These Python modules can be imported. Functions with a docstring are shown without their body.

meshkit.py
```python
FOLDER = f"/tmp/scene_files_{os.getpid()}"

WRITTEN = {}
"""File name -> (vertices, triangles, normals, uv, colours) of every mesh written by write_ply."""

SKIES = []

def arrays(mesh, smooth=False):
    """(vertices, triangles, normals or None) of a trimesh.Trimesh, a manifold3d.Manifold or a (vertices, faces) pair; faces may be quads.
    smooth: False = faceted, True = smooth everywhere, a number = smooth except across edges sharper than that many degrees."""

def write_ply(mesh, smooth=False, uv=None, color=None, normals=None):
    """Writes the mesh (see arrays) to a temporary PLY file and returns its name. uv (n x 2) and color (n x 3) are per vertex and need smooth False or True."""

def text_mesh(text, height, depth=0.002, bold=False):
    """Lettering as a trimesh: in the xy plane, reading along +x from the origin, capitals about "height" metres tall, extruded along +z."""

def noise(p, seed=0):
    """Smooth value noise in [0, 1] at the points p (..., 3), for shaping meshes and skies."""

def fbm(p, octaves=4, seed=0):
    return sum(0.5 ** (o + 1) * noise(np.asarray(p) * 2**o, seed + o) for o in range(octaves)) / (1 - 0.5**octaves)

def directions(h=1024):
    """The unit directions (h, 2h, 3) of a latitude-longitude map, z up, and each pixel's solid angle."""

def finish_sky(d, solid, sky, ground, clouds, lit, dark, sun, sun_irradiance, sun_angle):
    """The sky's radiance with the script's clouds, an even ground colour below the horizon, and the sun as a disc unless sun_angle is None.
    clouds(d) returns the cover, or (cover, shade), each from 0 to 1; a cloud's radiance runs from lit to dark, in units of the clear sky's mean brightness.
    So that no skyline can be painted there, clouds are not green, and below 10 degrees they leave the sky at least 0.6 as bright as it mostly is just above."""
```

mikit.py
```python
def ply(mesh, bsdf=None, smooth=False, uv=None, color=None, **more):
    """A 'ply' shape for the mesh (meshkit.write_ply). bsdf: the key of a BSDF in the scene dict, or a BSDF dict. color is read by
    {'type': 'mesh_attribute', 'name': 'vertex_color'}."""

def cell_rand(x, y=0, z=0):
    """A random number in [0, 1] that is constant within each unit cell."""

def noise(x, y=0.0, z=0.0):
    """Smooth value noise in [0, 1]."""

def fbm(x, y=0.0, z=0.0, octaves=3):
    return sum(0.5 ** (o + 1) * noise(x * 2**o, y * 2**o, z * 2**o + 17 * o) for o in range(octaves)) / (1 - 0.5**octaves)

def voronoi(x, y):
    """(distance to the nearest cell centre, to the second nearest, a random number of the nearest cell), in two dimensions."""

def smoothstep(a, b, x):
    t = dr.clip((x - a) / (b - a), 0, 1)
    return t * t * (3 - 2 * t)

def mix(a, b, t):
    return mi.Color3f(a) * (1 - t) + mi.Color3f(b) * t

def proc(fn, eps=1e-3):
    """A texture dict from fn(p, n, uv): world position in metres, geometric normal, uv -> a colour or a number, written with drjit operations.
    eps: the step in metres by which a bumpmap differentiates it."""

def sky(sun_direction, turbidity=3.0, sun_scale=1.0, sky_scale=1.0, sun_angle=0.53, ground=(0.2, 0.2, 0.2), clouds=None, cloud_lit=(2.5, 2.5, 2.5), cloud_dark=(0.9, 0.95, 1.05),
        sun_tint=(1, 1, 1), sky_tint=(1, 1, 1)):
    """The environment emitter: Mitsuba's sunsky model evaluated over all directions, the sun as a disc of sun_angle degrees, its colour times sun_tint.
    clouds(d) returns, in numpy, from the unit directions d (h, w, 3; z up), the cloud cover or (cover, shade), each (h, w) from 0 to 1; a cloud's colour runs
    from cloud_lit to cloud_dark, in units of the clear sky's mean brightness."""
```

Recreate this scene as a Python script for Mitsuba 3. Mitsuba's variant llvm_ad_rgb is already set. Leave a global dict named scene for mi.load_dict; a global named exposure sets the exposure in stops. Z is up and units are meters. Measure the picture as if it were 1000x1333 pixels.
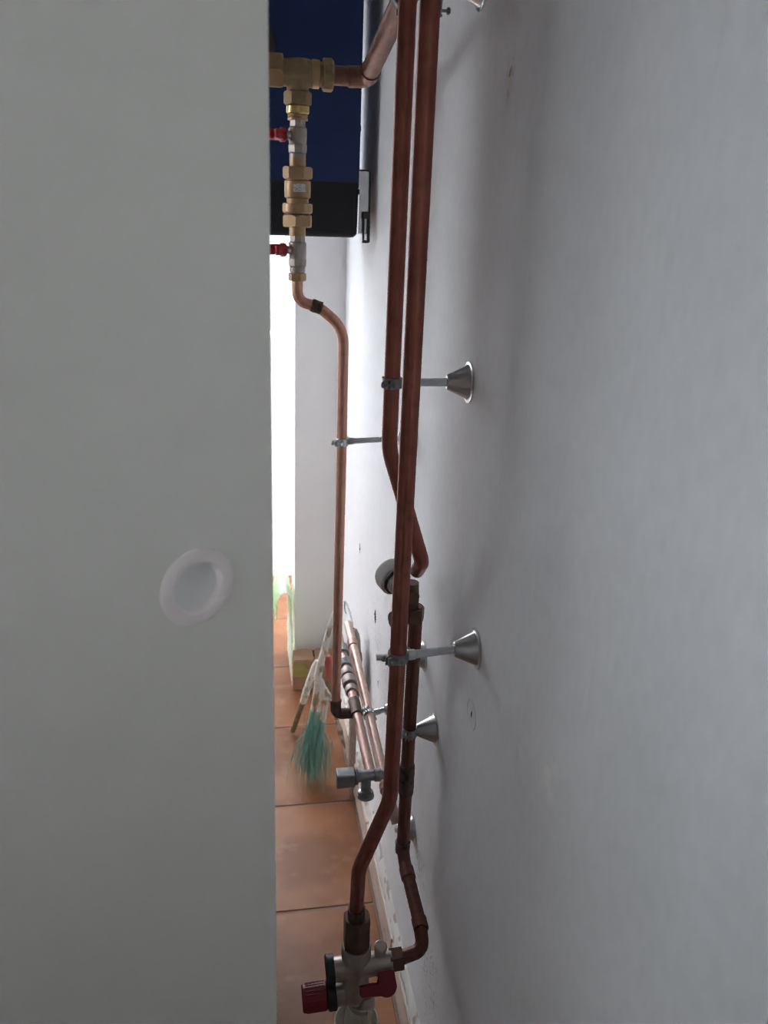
import math, random
import numpy as np, trimesh, manifold3d as m3
import drjit as dr, mitsuba as mi
import mikit, meshkit
from mikit import noise, fbm, smoothstep, mix

random.seed(7)
RNG = np.random.default_rng(7)
T = mi.ScalarTransform4f
scene = {'type': 'scene'}
labels = {}

# ------------------------------------------------------------------ camera, sky, exposure
CAM = np.array([-0.31517, 0.0, 1.58426])
CU = np.array([0.02287529, 0.34857948, 0.93700004])
CF = np.array([0.16833882, 0.92251998, -0.34730237])
scene['camera'] = {
    'type': 'thinlens', 'fov': math.degrees(2 * math.atan(500 / 1103.0)), 'fov_axis': 'x',
    'to_world': T().look_at(origin=CAM.tolist(), target=(CAM + CF).tolist(), up=CU.tolist()),
    'aperture_radius': 0.0016, 'focus_distance': 1.25, 'near_clip': 0.02, 'far_clip': 200.0,
}
exposure = 5.73
scene['sky'] = mikit.sky(sun_direction=[-0.5, -0.45, 0.75], turbidity=4.0, sun_scale=0.0, sky_scale=1.0, ground=(0.3, 0.3, 0.3),
                         clouds=lambda d: np.full(d.shape[:2], 1.0), cloud_lit=(0.95, 1.01, 1.075), cloud_dark=(0.9, 0.96, 1.03))


# ------------------------------------------------------------------ materials
def principled(name, color, rough=0.5, metallic=0.0, bump=None, **more):
    b = {'type': 'principled', 'base_color': color if isinstance(color, dict) else {'type': 'rgb', 'value': list(color)},
         'roughness': rough, 'metallic': metallic, **more}
    if bump:
        b = {'type': 'bumpmap', 'arbitrary': mikit.proc(bump[0], eps=bump[2]), 'scale': bump[1], 'bsdf': b}
    scene[name] = {'type': 'twosided', 'bsdf': b}
    return name


def spot(p, y, z, ry, rz):
    """A mark on the right wall: 1 at its centre, 0 beyond its radius."""
    return dr.exp(-(dr.square((p.y - y) / ry) + dr.square((p.z - z) / rz)))


def wall_color(p, n, uv):
    c = mix((0.71, 0.725, 0.75), (0.775, 0.785, 0.80), fbm(p.x * 3, p.y * 3.1, p.z * 2.3, 4))
    grain = noise(p.x * 90, p.y * 130, p.z * 60)
    scuff = smoothstep(0.45, 0.75, noise(p.y * 260, p.z * 190)) * spot(p, 1.04, 1.723, 0.012, 0.02)
    c = mix(c, (0.36, 0.28, 0.22), scuff * 0.85 + 0.25 * spot(p, 1.04, 1.705, 0.012, 0.02))
    streak = smoothstep(0.66, 0.84, noise(p.y * 95, p.z * 13, 3)) * smoothstep(0.45, 0.7, fbm(p.y * 4, p.z * 3, 9))
    c = mix(c, (0.56, 0.56, 0.58), streak * 0.10)
    specks = smoothstep(0.72, 0.82, noise(p.y * 230, p.z * 200, 5)) * (spot(p, 1.22, 0.38, 0.06, 0.10) + spot(p, 1.1, 0.28, 0.06, 0.09) + 0.6 * spot(p, 1.75, 0.55, 0.18, 0.16))
    c = mix(c, (0.16, 0.14, 0.13), dr.clip(specks, 0, 1) * 0.5)
    chip = smoothstep(0.55, 0.7, noise(p.y * 60, p.z * 55, 8)) * (spot(p, 0.70, 1.02, 0.02, 0.03) + spot(p, 0.72, 1.38, 0.03, 0.01) + spot(p, 0.80, 1.25, 0.006, 0.05))
    c = mix(c, (0.86, 0.86, 0.84), dr.clip(chip, 0, 1) * 0.8)
    return c * (0.97 + 0.05 * grain)


def plaster_bump(p, n, uv):
    return fbm(p.x * 55, p.y * 55, p.z * 40, 3) * 0.0012 + fbm(p.x * 7, p.y * 7, p.z * 5, 2) * 0.004


principled('wall_paint', mikit.proc(wall_color), 0.75, bump=(plaster_bump, 1.0, 2e-3), specular=0.25)
principled('pier_paint', mikit.proc(lambda p, n, uv: mix((0.87, 0.86, 0.85), (0.91, 0.90, 0.89), fbm(p.x * 8, p.y * 8, p.z * 5))), 0.8, specular=0.2)
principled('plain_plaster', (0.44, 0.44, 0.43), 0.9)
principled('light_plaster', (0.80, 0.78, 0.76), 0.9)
principled('outer_render', mikit.proc(lambda p, n, uv: mix((0.82, 0.83, 0.83), (0.88, 0.88, 0.88), fbm(p.x * 5, p.y * 5, p.z * 5))), 0.9)
principled('door_laminate', mikit.proc(lambda p, n, uv: mix((0.77, 0.755, 0.685), (0.80, 0.78, 0.725), fbm(p.x * 6, p.y * 6, p.z * 4))), 0.45, specular=0.35)
principled('pull_plastic', (0.88, 0.80, 0.785), 0.35)
principled('pull_cup_plastic', (0.78, 0.78, 0.77), 0.4)


def tile_color(k):
    def fn(p, n, uv):
        a = fbm(p.x * 7 + 3 * k, p.y * 7 + k, 2.0 * k, 4)
        b = fbm(p.x * 30 + k, p.y * 30, 1.3, 3)
        c = mix((0.205, 0.078, 0.034), (0.310, 0.130, 0.060), smoothstep(0.25, 0.75, a))
        return mix(c, (0.36, 0.23, 0.165), smoothstep(0.55, 0.85, b) * 0.35) * (0.96 + 0.04 * k)
    return fn


for k in range(3):
    principled('terracotta_%d' % k, mikit.proc(tile_color(k)), 0.38, specular=0.32)
principled('grout', (0.25, 0.18, 0.145), 0.9)


def skirting_color(p, n, uv):
    c = mix((0.50, 0.40, 0.34), (0.66, 0.58, 0.53), fbm(p.x * 40, p.y * 14, p.z * 50, 3))
    return mix(c, (0.36, 0.28, 0.24), smoothstep(0.62, 0.8, fbm(p.y * 20, p.z * 60, 4)) * 0.6)


principled('skirting_tile', mikit.proc(skirting_color), 0.5)


def mortar_color(p, n, uv):
    c = mix((0.62, 0.59, 0.56), (0.80, 0.79, 0.77), fbm(p.x * 30, p.y * 22, p.z * 40, 3))
    return mix(c, (0.25, 0.21, 0.19), smoothstep(0.66, 0.78, noise(p.y * 60, p.z * 110, 6)) * 0.55)


principled('mortar', mikit.proc(mortar_color), 0.9)


def copper(name, dark, light, spots, rough, metallic, axis='z', blot=0.18):
    def fn(p, n, uv):
        s = (320, 320, 5) if axis == 'z' else (320, 5, 320)
        a = noise(p.x * s[0], p.y * s[1], p.z * s[2])
        b = fbm(p.x * 26, p.y * 26, p.z * 26, 4)
        c = mix(dark, light, dr.clip(0.45 * a + 0.75 * b - 0.1, 0, 1))
        d = smoothstep(0.62, 0.74, noise(p.x * 130, p.y * 130, p.z * 90))
        return mix(c, spots, d * blot)
    principled(name, mikit.proc(fn), rough, metallic)


copper('copper_dark', (0.22, 0.072, 0.052), (0.45, 0.165, 0.120), (0.11, 0.045, 0.036), 0.36, 0.75)
copper('copper_darker', (0.12, 0.052, 0.043), (0.23, 0.105, 0.08), (0.06, 0.045, 0.042), 0.42, 0.75)
copper('copper_bright', (0.56, 0.27, 0.18), (0.76, 0.43, 0.32), (0.34, 0.18, 0.14), 0.36, 0.75)
copper('copper_pink', (0.60, 0.40, 0.33), (0.76, 0.56, 0.49), (0.36, 0.24, 0.20), 0.42, 0.55, 'y')
copper('copper_rosy', (0.42, 0.25, 0.215), (0.58, 0.37, 0.32), (0.24, 0.15, 0.13), 0.42, 0.6, 'y')
copper('solder_stain', (0.05, 0.04, 0.037), (0.20, 0.125, 0.10), (0.03, 0.03, 0.03), 0.5, 0.6, blot=0.5)
copper('copper_mid', (0.19, 0.090, 0.066), (0.32, 0.165, 0.125), (0.18, 0.09, 0.07), 0.42, 0.7, 'y', 0.3)
principled('brass', mikit.proc(lambda p, n, uv: mix((0.46, 0.30, 0.165), (0.62, 0.43, 0.25), fbm(p.x * 60, p.y * 60, p.z * 60))), 0.42, 0.7)
principled('cast_brass', mikit.proc(lambda p, n, uv: mix((0.30, 0.215, 0.12), (0.46, 0.34, 0.20), fbm(p.x * 160, p.y * 160, p.z * 160))), 0.55, 0.6)
principled('dark_brass', mikit.proc(lambda p, n, uv: mix((0.10, 0.060, 0.045), (0.20, 0.125, 0.085), fbm(p.x * 60, p.y * 60, p.z * 60))), 0.45, 0.7)
principled('gold_brass', (0.72, 0.51, 0.20), 0.25, 0.9)
principled('nickel', mikit.proc(lambda p, n, uv: mix((0.40, 0.345, 0.315), (0.58, 0.515, 0.475), fbm(p.x * 110, p.y * 110, p.z * 70))), 0.38, 0.7)
principled('chrome', mikit.proc(lambda p, n, uv: mix((0.22, 0.225, 0.23), (0.42, 0.43, 0.44), fbm(p.x * 90, p.y * 90, p.z * 90))), 0.28, 0.95)
principled('dull_nickel', mikit.proc(lambda p, n, uv: mix((0.24, 0.20, 0.185), (0.42, 0.365, 0.34), fbm(p.x * 90, p.y * 90, p.z * 90))), 0.45, 0.6)
principled('zinc', mikit.proc(lambda p, n, uv: mix((0.50, 0.53, 0.54), (0.66, 0.68, 0.69), fbm(p.x * 50, p.y * 50, p.z * 50))), 0.27, 0.95)
principled('dull_steel', mikit.proc(lambda p, n, uv: mix((0.22, 0.22, 0.23), (0.42, 0.42, 0.43), fbm(p.x * 150, p.y * 150, p.z * 150))), 0.42, 0.8)
principled('red_plastic', (0.42, 0.020, 0.032), 0.38)
principled('dark_red_plastic', (0.22, 0.016, 0.027), 0.42)
principled('black_plastic', (0.016, 0.016, 0.018), 0.45)
principled('cream_plastic', (0.60, 0.57, 0.49), 0.5)
principled('grey_plastic', (0.50, 0.49, 0.47), 0.5)
principled('sticker_paper', mikit.proc(lambda p, n, uv: mix((0.80, 0.80, 0.80), (0.35, 0.35, 0.37), smoothstep(0.55, 0.7, noise(p.x * 420, p.y * 100, p.z * 520)) * 0.7)), 0.6)
principled('blue_paint', mikit.proc(lambda p, n, uv: mix((0.010, 0.025, 0.088), (0.012, 0.029, 0.100), fbm(p.x * 9, p.y * 9, p.z * 9))), 0.40, specular=0.3)
principled('black_cover', (0.013, 0.014, 0.016), 0.55, specular=0.25)
principled('cardboard', mikit.proc(lambda p, n, uv: mix((0.33, 0.20, 0.125), (0.42, 0.265, 0.17), fbm(p.x * 40, p.y * 40, p.z * 90))), 0.9)
principled('green_print', mikit.proc(lambda p, n, uv: mix((0.33, 0.30, 0.10), (0.40, 0.38, 0.14), fbm(p.x * 50, p.y * 40, p.z * 60))), 0.8)


def caked(p, n, uv):
    return mix((0.70, 0.66, 0.60), (0.34, 0.28, 0.21), smoothstep(0.54, 0.70, fbm(p.x * 60, p.y * 60, p.z * 28, 3)))


principled('caked_paint', mikit.proc(caked), 0.8)
principled('aged_wood', mikit.proc(lambda p, n, uv: mix((0.17, 0.12, 0.075), (0.33, 0.25, 0.16), fbm(p.x * 140, p.y * 140, p.z * 24, 3))), 0.8)
principled('teal_bristle', mikit.proc(lambda p, n, uv: mix((0.09, 0.27, 0.23), (0.32, 0.56, 0.48), fbm(p.x * 120, p.y * 120, p.z * 25, 3))), 0.7)
principled('grey_canvas', mikit.proc(lambda p, n, uv: mix((0.22, 0.19, 0.165), (0.34, 0.30, 0.27), fbm(p.x * 70, p.y * 70, p.z * 40, 3))), 0.9)
principled('dark_hole', (0.05, 0.045, 0.045), 0.9)
principled('tan_hose', (0.36, 0.27, 0.22), 0.55)
principled('red_vinyl', (0.42, 0.09, 0.07), 0.5)
scene['green_film'] = {'type': 'principledthin', 'base_color': mikit.proc(lambda p, n, uv: mix((0.60, 0.88, 0.42), (0.90, 0.95, 0.86), smoothstep(-0.22, -0.165, p.x + 0.02 * noise(p.x * 90, p.y * 50, p.z * 50)))),
                       'roughness': 0.35, 'diff_trans': 1.1}


# ------------------------------------------------------------------ mesh helpers
def frame(o, z, x=(0, 0, 1)):
    z = np.asarray(z, float); z /= np.linalg.norm(z)
    x = np.asarray(x, float)
    if abs(x @ z) > 0.95 * np.linalg.norm(x):
        x = np.array([1.0, 0, 0]) if abs(z[0]) < 0.8 else np.array([0, 1.0, 0])
    x = x - (x @ z) * z; x /= np.linalg.norm(x)
    M = np.eye(4); M[:3, 0], M[:3, 1], M[:3, 2], M[:3, 3] = x, np.cross(z, x), z, o
    return M


def put(mesh, o, z=(0, 0, 1), x=(1, 0, 0)):
    mesh = mesh.copy(); mesh.apply_transform(frame(o, z, x)); return mesh


def cat(*ms):
    return trimesh.util.concatenate([m for m in ms])


def lathe(profile, n=32, phase=0.0):
    """Closed surface of revolution about +z; profile (r, z) from one end on the axis (or a rim, capped) to the other."""
    P = [tuple(p) for p in profile]
    if P[0][0] > 1e-9: P = [(0, P[0][1])] + P
    if P[-1][0] > 1e-9: P = P + [(0, P[-1][1])]
    a = np.arange(n) * 2 * np.pi / n + phase
    V, F, rings = [], [], []
    for r, z in P:
        if r < 1e-9:
            rings.append([len(V)]); V.append((0, 0, z))
        else:
            rings.append(list(range(len(V), len(V) + n)))
            V += [(r * math.cos(t), r * math.sin(t), z) for t in a]
    for A, B in zip(rings, rings[1:]):
        for i in range(n):
            j = (i + 1) % n
            if len(A) == 1 and len(B) == 1: continue
            if len(A) == 1: F.append((A[0], B[j], B[i]))
            elif len(B) == 1: F.append((A[i], A[j], B[0]))
            else: F += [(A[i], A[j], B[j]), (A[i], B[j], B[i])]
    m = trimesh.Trimesh(V, F, process=False)
    if m.volume < 0: m.invert()
    return m


def annulus(r0, r1, h, n=40, c=0.0):
    """A ring standing on z=0 with chamfered outer edges."""
    prof = [(r0, 0), (r1 - c, 0), (r1, c), (r1, h - c), (r1 - c, h), (r0, h)] if c else [(r0, 0), (r1, 0), (r1, h), (r0, h)]
    return ringmesh(prof, n)


def ringmesh(prof, n=40):
    a = np.arange(n) * 2 * np.pi / n
    k = len(prof)
    V = [(r * math.cos(t), r * math.sin(t), z) for t in a for r, z in prof]
    F = []
    for i in range(n):
        for j in range(k):
            p, q = i * k + j, i * k + (j + 1) % k
            r, s = ((i + 1) % n) * k + j, ((i + 1) % n) * k + (j + 1) % k
            F += [(p, r, s), (p, s, q)]
    m = trimesh.Trimesh(V, F, process=False)
    if m.volume < 0: m.invert()
    return m


def hexnut(af, h, c=None):
    """Chamfered hexagonal nut of across-flats af on z=0."""
    c = c or 0.08 * af
    body = m3.Manifold.cylinder(h, af / math.sqrt(3), af / math.sqrt(3), 6)
    R = af / math.sqrt(3)
    cone = m3.Manifold.revolve(m3.CrossSection([[(0, 0), (af * 0.5, 0), (R * 1.01, c * 0.8), (R * 1.01, h - c * 0.8), (af * 0.5, h), (0, h)]]), 48)
    return tm(body ^ cone)


def tm(man):
    m = man.to_mesh()
    return trimesh.Trimesh(m.vert_properties[:, :3], m.tri_verts, process=False)


def mf(mesh):
    mesh = mesh.copy(); mesh.merge_vertices()
    return m3.Manifold(m3.Mesh(np.asarray(mesh.vertices, np.float32), np.asarray(mesh.faces, np.uint32)))


def rbox(lo, hi, r=0.002, seg=3):
    lo, hi = np.minimum(lo, hi), np.maximum(lo, hi)
    r = min(r, 0.49 * min(hi - lo))
    s = m3.Manifold.sphere(r, 4 * seg)
    return tm(m3.Manifold.batch_hull([s.translate([x, y, z]) for x in (lo[0] + r, hi[0] - r) for y in (lo[1] + r, hi[1] - r) for z in (lo[2] + r, hi[2] - r)]))


def box(lo, hi):
    lo, hi = np.minimum(lo, hi), np.maximum(lo, hi)
    m = trimesh.creation.box(np.asarray(hi, float) - np.asarray(lo, float)); m.apply_translation((np.asarray(lo, float) + hi) / 2); return m


def path(points, fillet=0.0, step=0.15):
    """Polyline with its inner corners rounded by arcs of the fillet radius."""
    P = [np.asarray(p, float) for p in points]
    fr = fillet if isinstance(fillet, (list, tuple)) else [fillet] * (len(P) - 2)
    out = [P[0]]
    for i in range(1, len(P) - 1):
        a, b = P[i - 1] - P[i], P[i + 1] - P[i]
        la, lb = np.linalg.norm(a), np.linalg.norm(b); a, b = a / la, b / lb
        ang = math.acos(np.clip(a @ b, -1, 1))
        if fr[i - 1] <= 0 or ang > math.pi - 1e-3: out.append(P[i]); continue
        t = min(fr[i - 1] / math.tan(ang / 2), 0.49 * la, 0.49 * lb)
        r = t * math.tan(ang / 2)
        bis = (a + b) / np.linalg.norm(a + b); c = P[i] + bis * r / math.sin(ang / 2)
        s, e = P[i] + a * t - c, P[i] + b * t - c
        turn = math.pi - ang; k = max(3, int(turn / step))
        ax = np.cross(s, e); ax /= np.linalg.norm(ax)
        for j in range(k + 1):
            th = turn * j / k
            out.append(c + s * math.cos(th) + np.cross(ax, s) * math.sin(th))
    out.append(P[-1])
    return np.array(out)


def sweep(pts, r, n=28):
    """Closed round tube along the points; r a number or one radius per point."""
    p = np.asarray(pts, float); k = len(p)
    rad = np.broadcast_to(r, (k,)).astype(float)
    t = np.zeros_like(p); t[1:-1] = p[2:] - p[:-2]; t[0], t[-1] = p[1] - p[0], p[-1] - p[-2]
    t /= np.linalg.norm(t, axis=1, keepdims=True)
    u = np.cross(t[0], [0.3, 0.9, 0.1]); u /= np.linalg.norm(u)
    a = np.arange(n) * 2 * np.pi / n
    V = []
    for i in range(k):
        u = u - (u @ t[i]) * t[i]; u /= np.linalg.norm(u); w = np.cross(t[i], u)
        V.append(p[i] + rad[i] * (np.cos(a)[:, None] * u + np.sin(a)[:, None] * w))
    V = np.vstack(V + [p[:1], p[-1:]])
    F = []
    for i in range(k - 1):
        for j in range(n):
            q = (j + 1) % n
            F += [(i * n + j, i * n + q, (i + 1) * n + q), (i * n + j, (i + 1) * n + q, (i + 1) * n + j)]
    for j in range(n):
        q = (j + 1) % n
        F += [(k * n, q, j), (k * n + 1, (k - 1) * n + j, (k - 1) * n + q)]
    m = trimesh.Trimesh(V, F, process=False)
    if m.volume < 0: m.invert()
    return m


def extrude(poly, h):
    from shapely.geometry import Polygon
    return trimesh.creation.extrude_polygon(poly if hasattr(poly, 'exterior') else Polygon(poly), h, engine='earcut')


# ------------------------------------------------------------------ scene bookkeeping
def numbered(key):
    used = set(scene) | set(labels)
    busy = lambda k: k in used or any(s.startswith(k + '__') for s in used)
    if not busy(key): return key
    i = 1
    while busy('%s_%03d' % (key, i)): i += 1
    return '%s_%03d' % (key, i)


def note(key, label=None, category=None, group=None, kind=None):
    d = {k: v for k, v in (('label', label), ('category', category), ('group', group), ('kind', kind)) if v}
    if d: labels[key] = d


def add(key, mesh, mat, label=None, category=None, group=None, kind=None, smooth=32, ply=None):
    key = numbered(key)
    scene[key] = ply or mikit.ply(mesh, mat, smooth=smooth)
    note(key, label, category, group, kind)
    return key


def thing(key, label, category, group=None):
    key = numbered(key); note(key, label, category, group); return key


def part(parent, name, mesh, mat, label=None, kind=None, smooth=32, ply=None):
    return add(parent + '__' + name, mesh, mat, label=label, kind=kind, smooth=smooth, ply=ply)


# ------------------------------------------------------------------ the room
H_CEIL, FAR, PART_Y, PIER_X = 2.6, 2.62, 0.24, -0.135


def wall_x(y):
    return 0.0 if y <= 1.5 else 0.018 * (y - 1.5) / (FAR - 1.5)


# right wall: a solid slab whose far end leans out by a finger's width
ys = [-2.6, 1.5, FAR + 0.2]
poly = [(wall_x(y), y) for y in ys] + [(0.25, ys[-1]), (0.25, ys[0])]
wall = extrude(poly, H_CEIL)
wr = add('wall_right', wall, 'wall_paint', kind='structure', smooth=False,
         label='grey white plastered wall behind the copper pipes', category='wall')
# plugged and empty dowel holes in it
hole = lathe([(0.0, -0.004), (0.0044, -0.004), (0.0047, 0.0002), (0.0038, 0.0005), (0, 0.0004)], 16)
for y, z, s, t in ((1.8158, 0.629, 3.7, 3.2), (2.1283, 0.6777, 3.2, 1.8), (1.7378, 0.4897, 2.2, 1.0), (0.979, 0.909, 1.2, 0.6)):
    m = hole.copy(); m.apply_scale([s, t, 1.0])
    part(wr, 'dowel_hole', put(m, (wall_x(y) + 0.0002, y, z), (-1, 0, 0), (0, 0, 1)), 'dark_hole')
part(wr, 'filled_hole', put(ringmesh([(0.0205, -0.001), (0.0232, -0.001), (0.0224, 0.0007), (0.0213, 0.0007)], 40), (0, 0.979, 0.909), (-1, 0, 0)), 'wall_paint')

# floor: grout bed with one tile per piece
add('floor', box((-3.2, -2.6, -0.15), (0.02, 3.7, -0.0025)), 'grout', kind='structure', smooth=False,
    label='terracotta tiled floor seen in the gap', category='floor')
TW, G = 0.3697, 0.006
tile_ply = []
for k in range(3):
    m = rbox((G / 2, G / 2, -0.012), (TW - G / 2, TW - G / 2, 0.0), 0.0035, 2)
    tile_ply.append(mikit.ply(m, 'terracotta_%d' % k, smooth=40))
for i in range(0, 9):
    for j in range(-6, 6):
        x0, y0 = -0.016 - TW * (i + 1), 1.5508 + TW * j
        if x0 < -3.2: continue
        far_side = y0 + TW < 0.3
        if far_side and x0 < -1.6: continue
        tw = T().translate([x0, y0, float(RNG.normal(0, 0.0004))])
        add('floor__tile', None, None, ply={**tile_ply[int(RNG.integers(3))], 'to_world': tw})

# skirting: tiles along the wall and the rough mortar above them
sk = add('baseboard_right', box((-0.003, -2.4, 0.0), (0.004, FAR, 0.10)), 'mortar', kind='structure', smooth=False,
         label='worn pinkish skirting tiles along the right wall', category='skirting')
for j in range(-9, 3):
    y0 = 1.36 + TW * j * 1.0
    y1 = min(y0 + TW - 0.004, FAR)
    part(sk, 'skirting_tile', rbox((-0.014, y0, 0.0), (-0.002 + wall_x(y0), y1, 0.088), 0.004, 2), 'skirting_tile')
yy = np.linspace(-0.2, FAR - 0.01, 220)
top = 0.128 + 0.022 * (meshkit.fbm(np.c_[yy * 6, yy * 0, yy * 0], 4, 3) - 0.5)
V, F = [], []
for y, t in zip(yy, top):
    w = wall_x(y)
    b = 0.004 * meshkit.noise(np.array([y * 30, 0, 0]), 5)
    V += [(w + 0.002, y, 0.08), (w - 0.010 - b * 0.4, y, 0.086), (w - 0.008 - b, y, 0.105), (w - 0.003, y, t - 0.004), (w + 0.002, y, t)]
for i in range(len(yy) - 1):
    for j in range(5):
        a, b = i * 5 + j, i * 5 + (j + 1) % 5
        F += [(a, b, b + 5), (a, b + 5, a + 5)]
mm = trimesh.Trimesh(V, F, process=False); trimesh.repair.fix_normals(mm)
part(sk, 'mortar_bed', mm, 'mortar', label='rough pale mortar smeared above the skirting', smooth=60)

# far wall: pier beside the opening, lintel, left piece; ceiling; partition with the door in it; the camera's room; added light blockers
add('wall_far', cat(box((PIER_X, FAR, 0), (0.03, FAR + 0.16, H_CEIL)), box((-1.1, FAR, 2.1), (PIER_X, FAR + 0.16, H_CEIL)), box((-1.8, FAR, 0), (-1.1, FAR + 0.16, H_CEIL))),
    'pier_paint', kind='structure', smooth=False, label='narrow pale pier of the far wall beside the bright opening', category='wall')
add('wall_left', cat(box((-1.9, PART_Y, 0), (-1.8, 1.35, H_CEIL)), box((-1.9, 1.9, 0), (-1.8, FAR + 0.16, H_CEIL)), box((-1.9, 1.35, 0), (-1.8, 1.9, 1.3)), box((-1.9, 1.35, 2.2), (-1.8, 1.9, H_CEIL))), 'light_plaster', kind='structure', smooth=False, label='left wall of the utility room, hidden by the door', category='wall')  # window opening is made up, lets extra daylight onto the pier and pipes
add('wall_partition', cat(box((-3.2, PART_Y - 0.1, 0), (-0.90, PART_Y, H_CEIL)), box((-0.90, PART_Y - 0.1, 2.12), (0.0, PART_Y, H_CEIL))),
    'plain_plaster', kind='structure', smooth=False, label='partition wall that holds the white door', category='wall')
add('wall_nib', cat(box((-0.90, 0.75, 0), (-0.46, 1.30, H_CEIL)), box((-0.90, 0.75, 0), (-0.31, 1.62, 0.95))), 'plain_plaster', kind='structure', smooth=False, label='added block hidden behind the white door to shade the right wall', category='wall')  # made-up block, added to cut daylight on the near part of the right wall
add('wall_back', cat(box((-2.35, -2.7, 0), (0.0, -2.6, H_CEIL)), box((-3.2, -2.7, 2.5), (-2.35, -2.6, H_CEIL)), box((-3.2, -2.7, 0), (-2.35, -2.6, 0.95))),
    'plain_plaster', kind='structure', smooth=False, label='back wall of the room behind the camera with an added opening for light', category='wall')  # opening is made up, placed to light the near wall from behind
add('wall_side', cat(box((-3.3, -0.6, 0), (-3.2, PART_Y, H_CEIL)), box((-3.3, -2.7, 2.5), (-3.2, -0.6, H_CEIL)), box((-3.3, -2.7, 0), (-3.2, -0.6, 0.95))), 'plain_plaster', kind='structure', smooth=False, label='side wall of the room behind the camera', category='wall')  # opening invented as well, lets in light from the left behind the camera
add('wall_half', box((-1.5, -0.38, 0), (0.0, -0.24, 1.38)), 'plain_plaster', kind='structure', smooth=False, label='added half height block behind the camera to shade the lower view', category='wall')  # unseen blocker, added to darken the lower wall, door and floor
add('ceiling', box((-3.3, -2.7, H_CEIL), (0.25, FAR + 0.16, H_CEIL + 0.1)), 'plain_plaster', kind='structure', smooth=False, label='white ceiling above the pipes', category='ceiling')
# terrace outside
add('parapet_wall', rbox((-3.0, 3.44, -0.1), (0.8, 3.60, 1.05), 0.01), 'outer_render', label='white rendered parapet in the glare beyond the opening', category='parapet')

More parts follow.
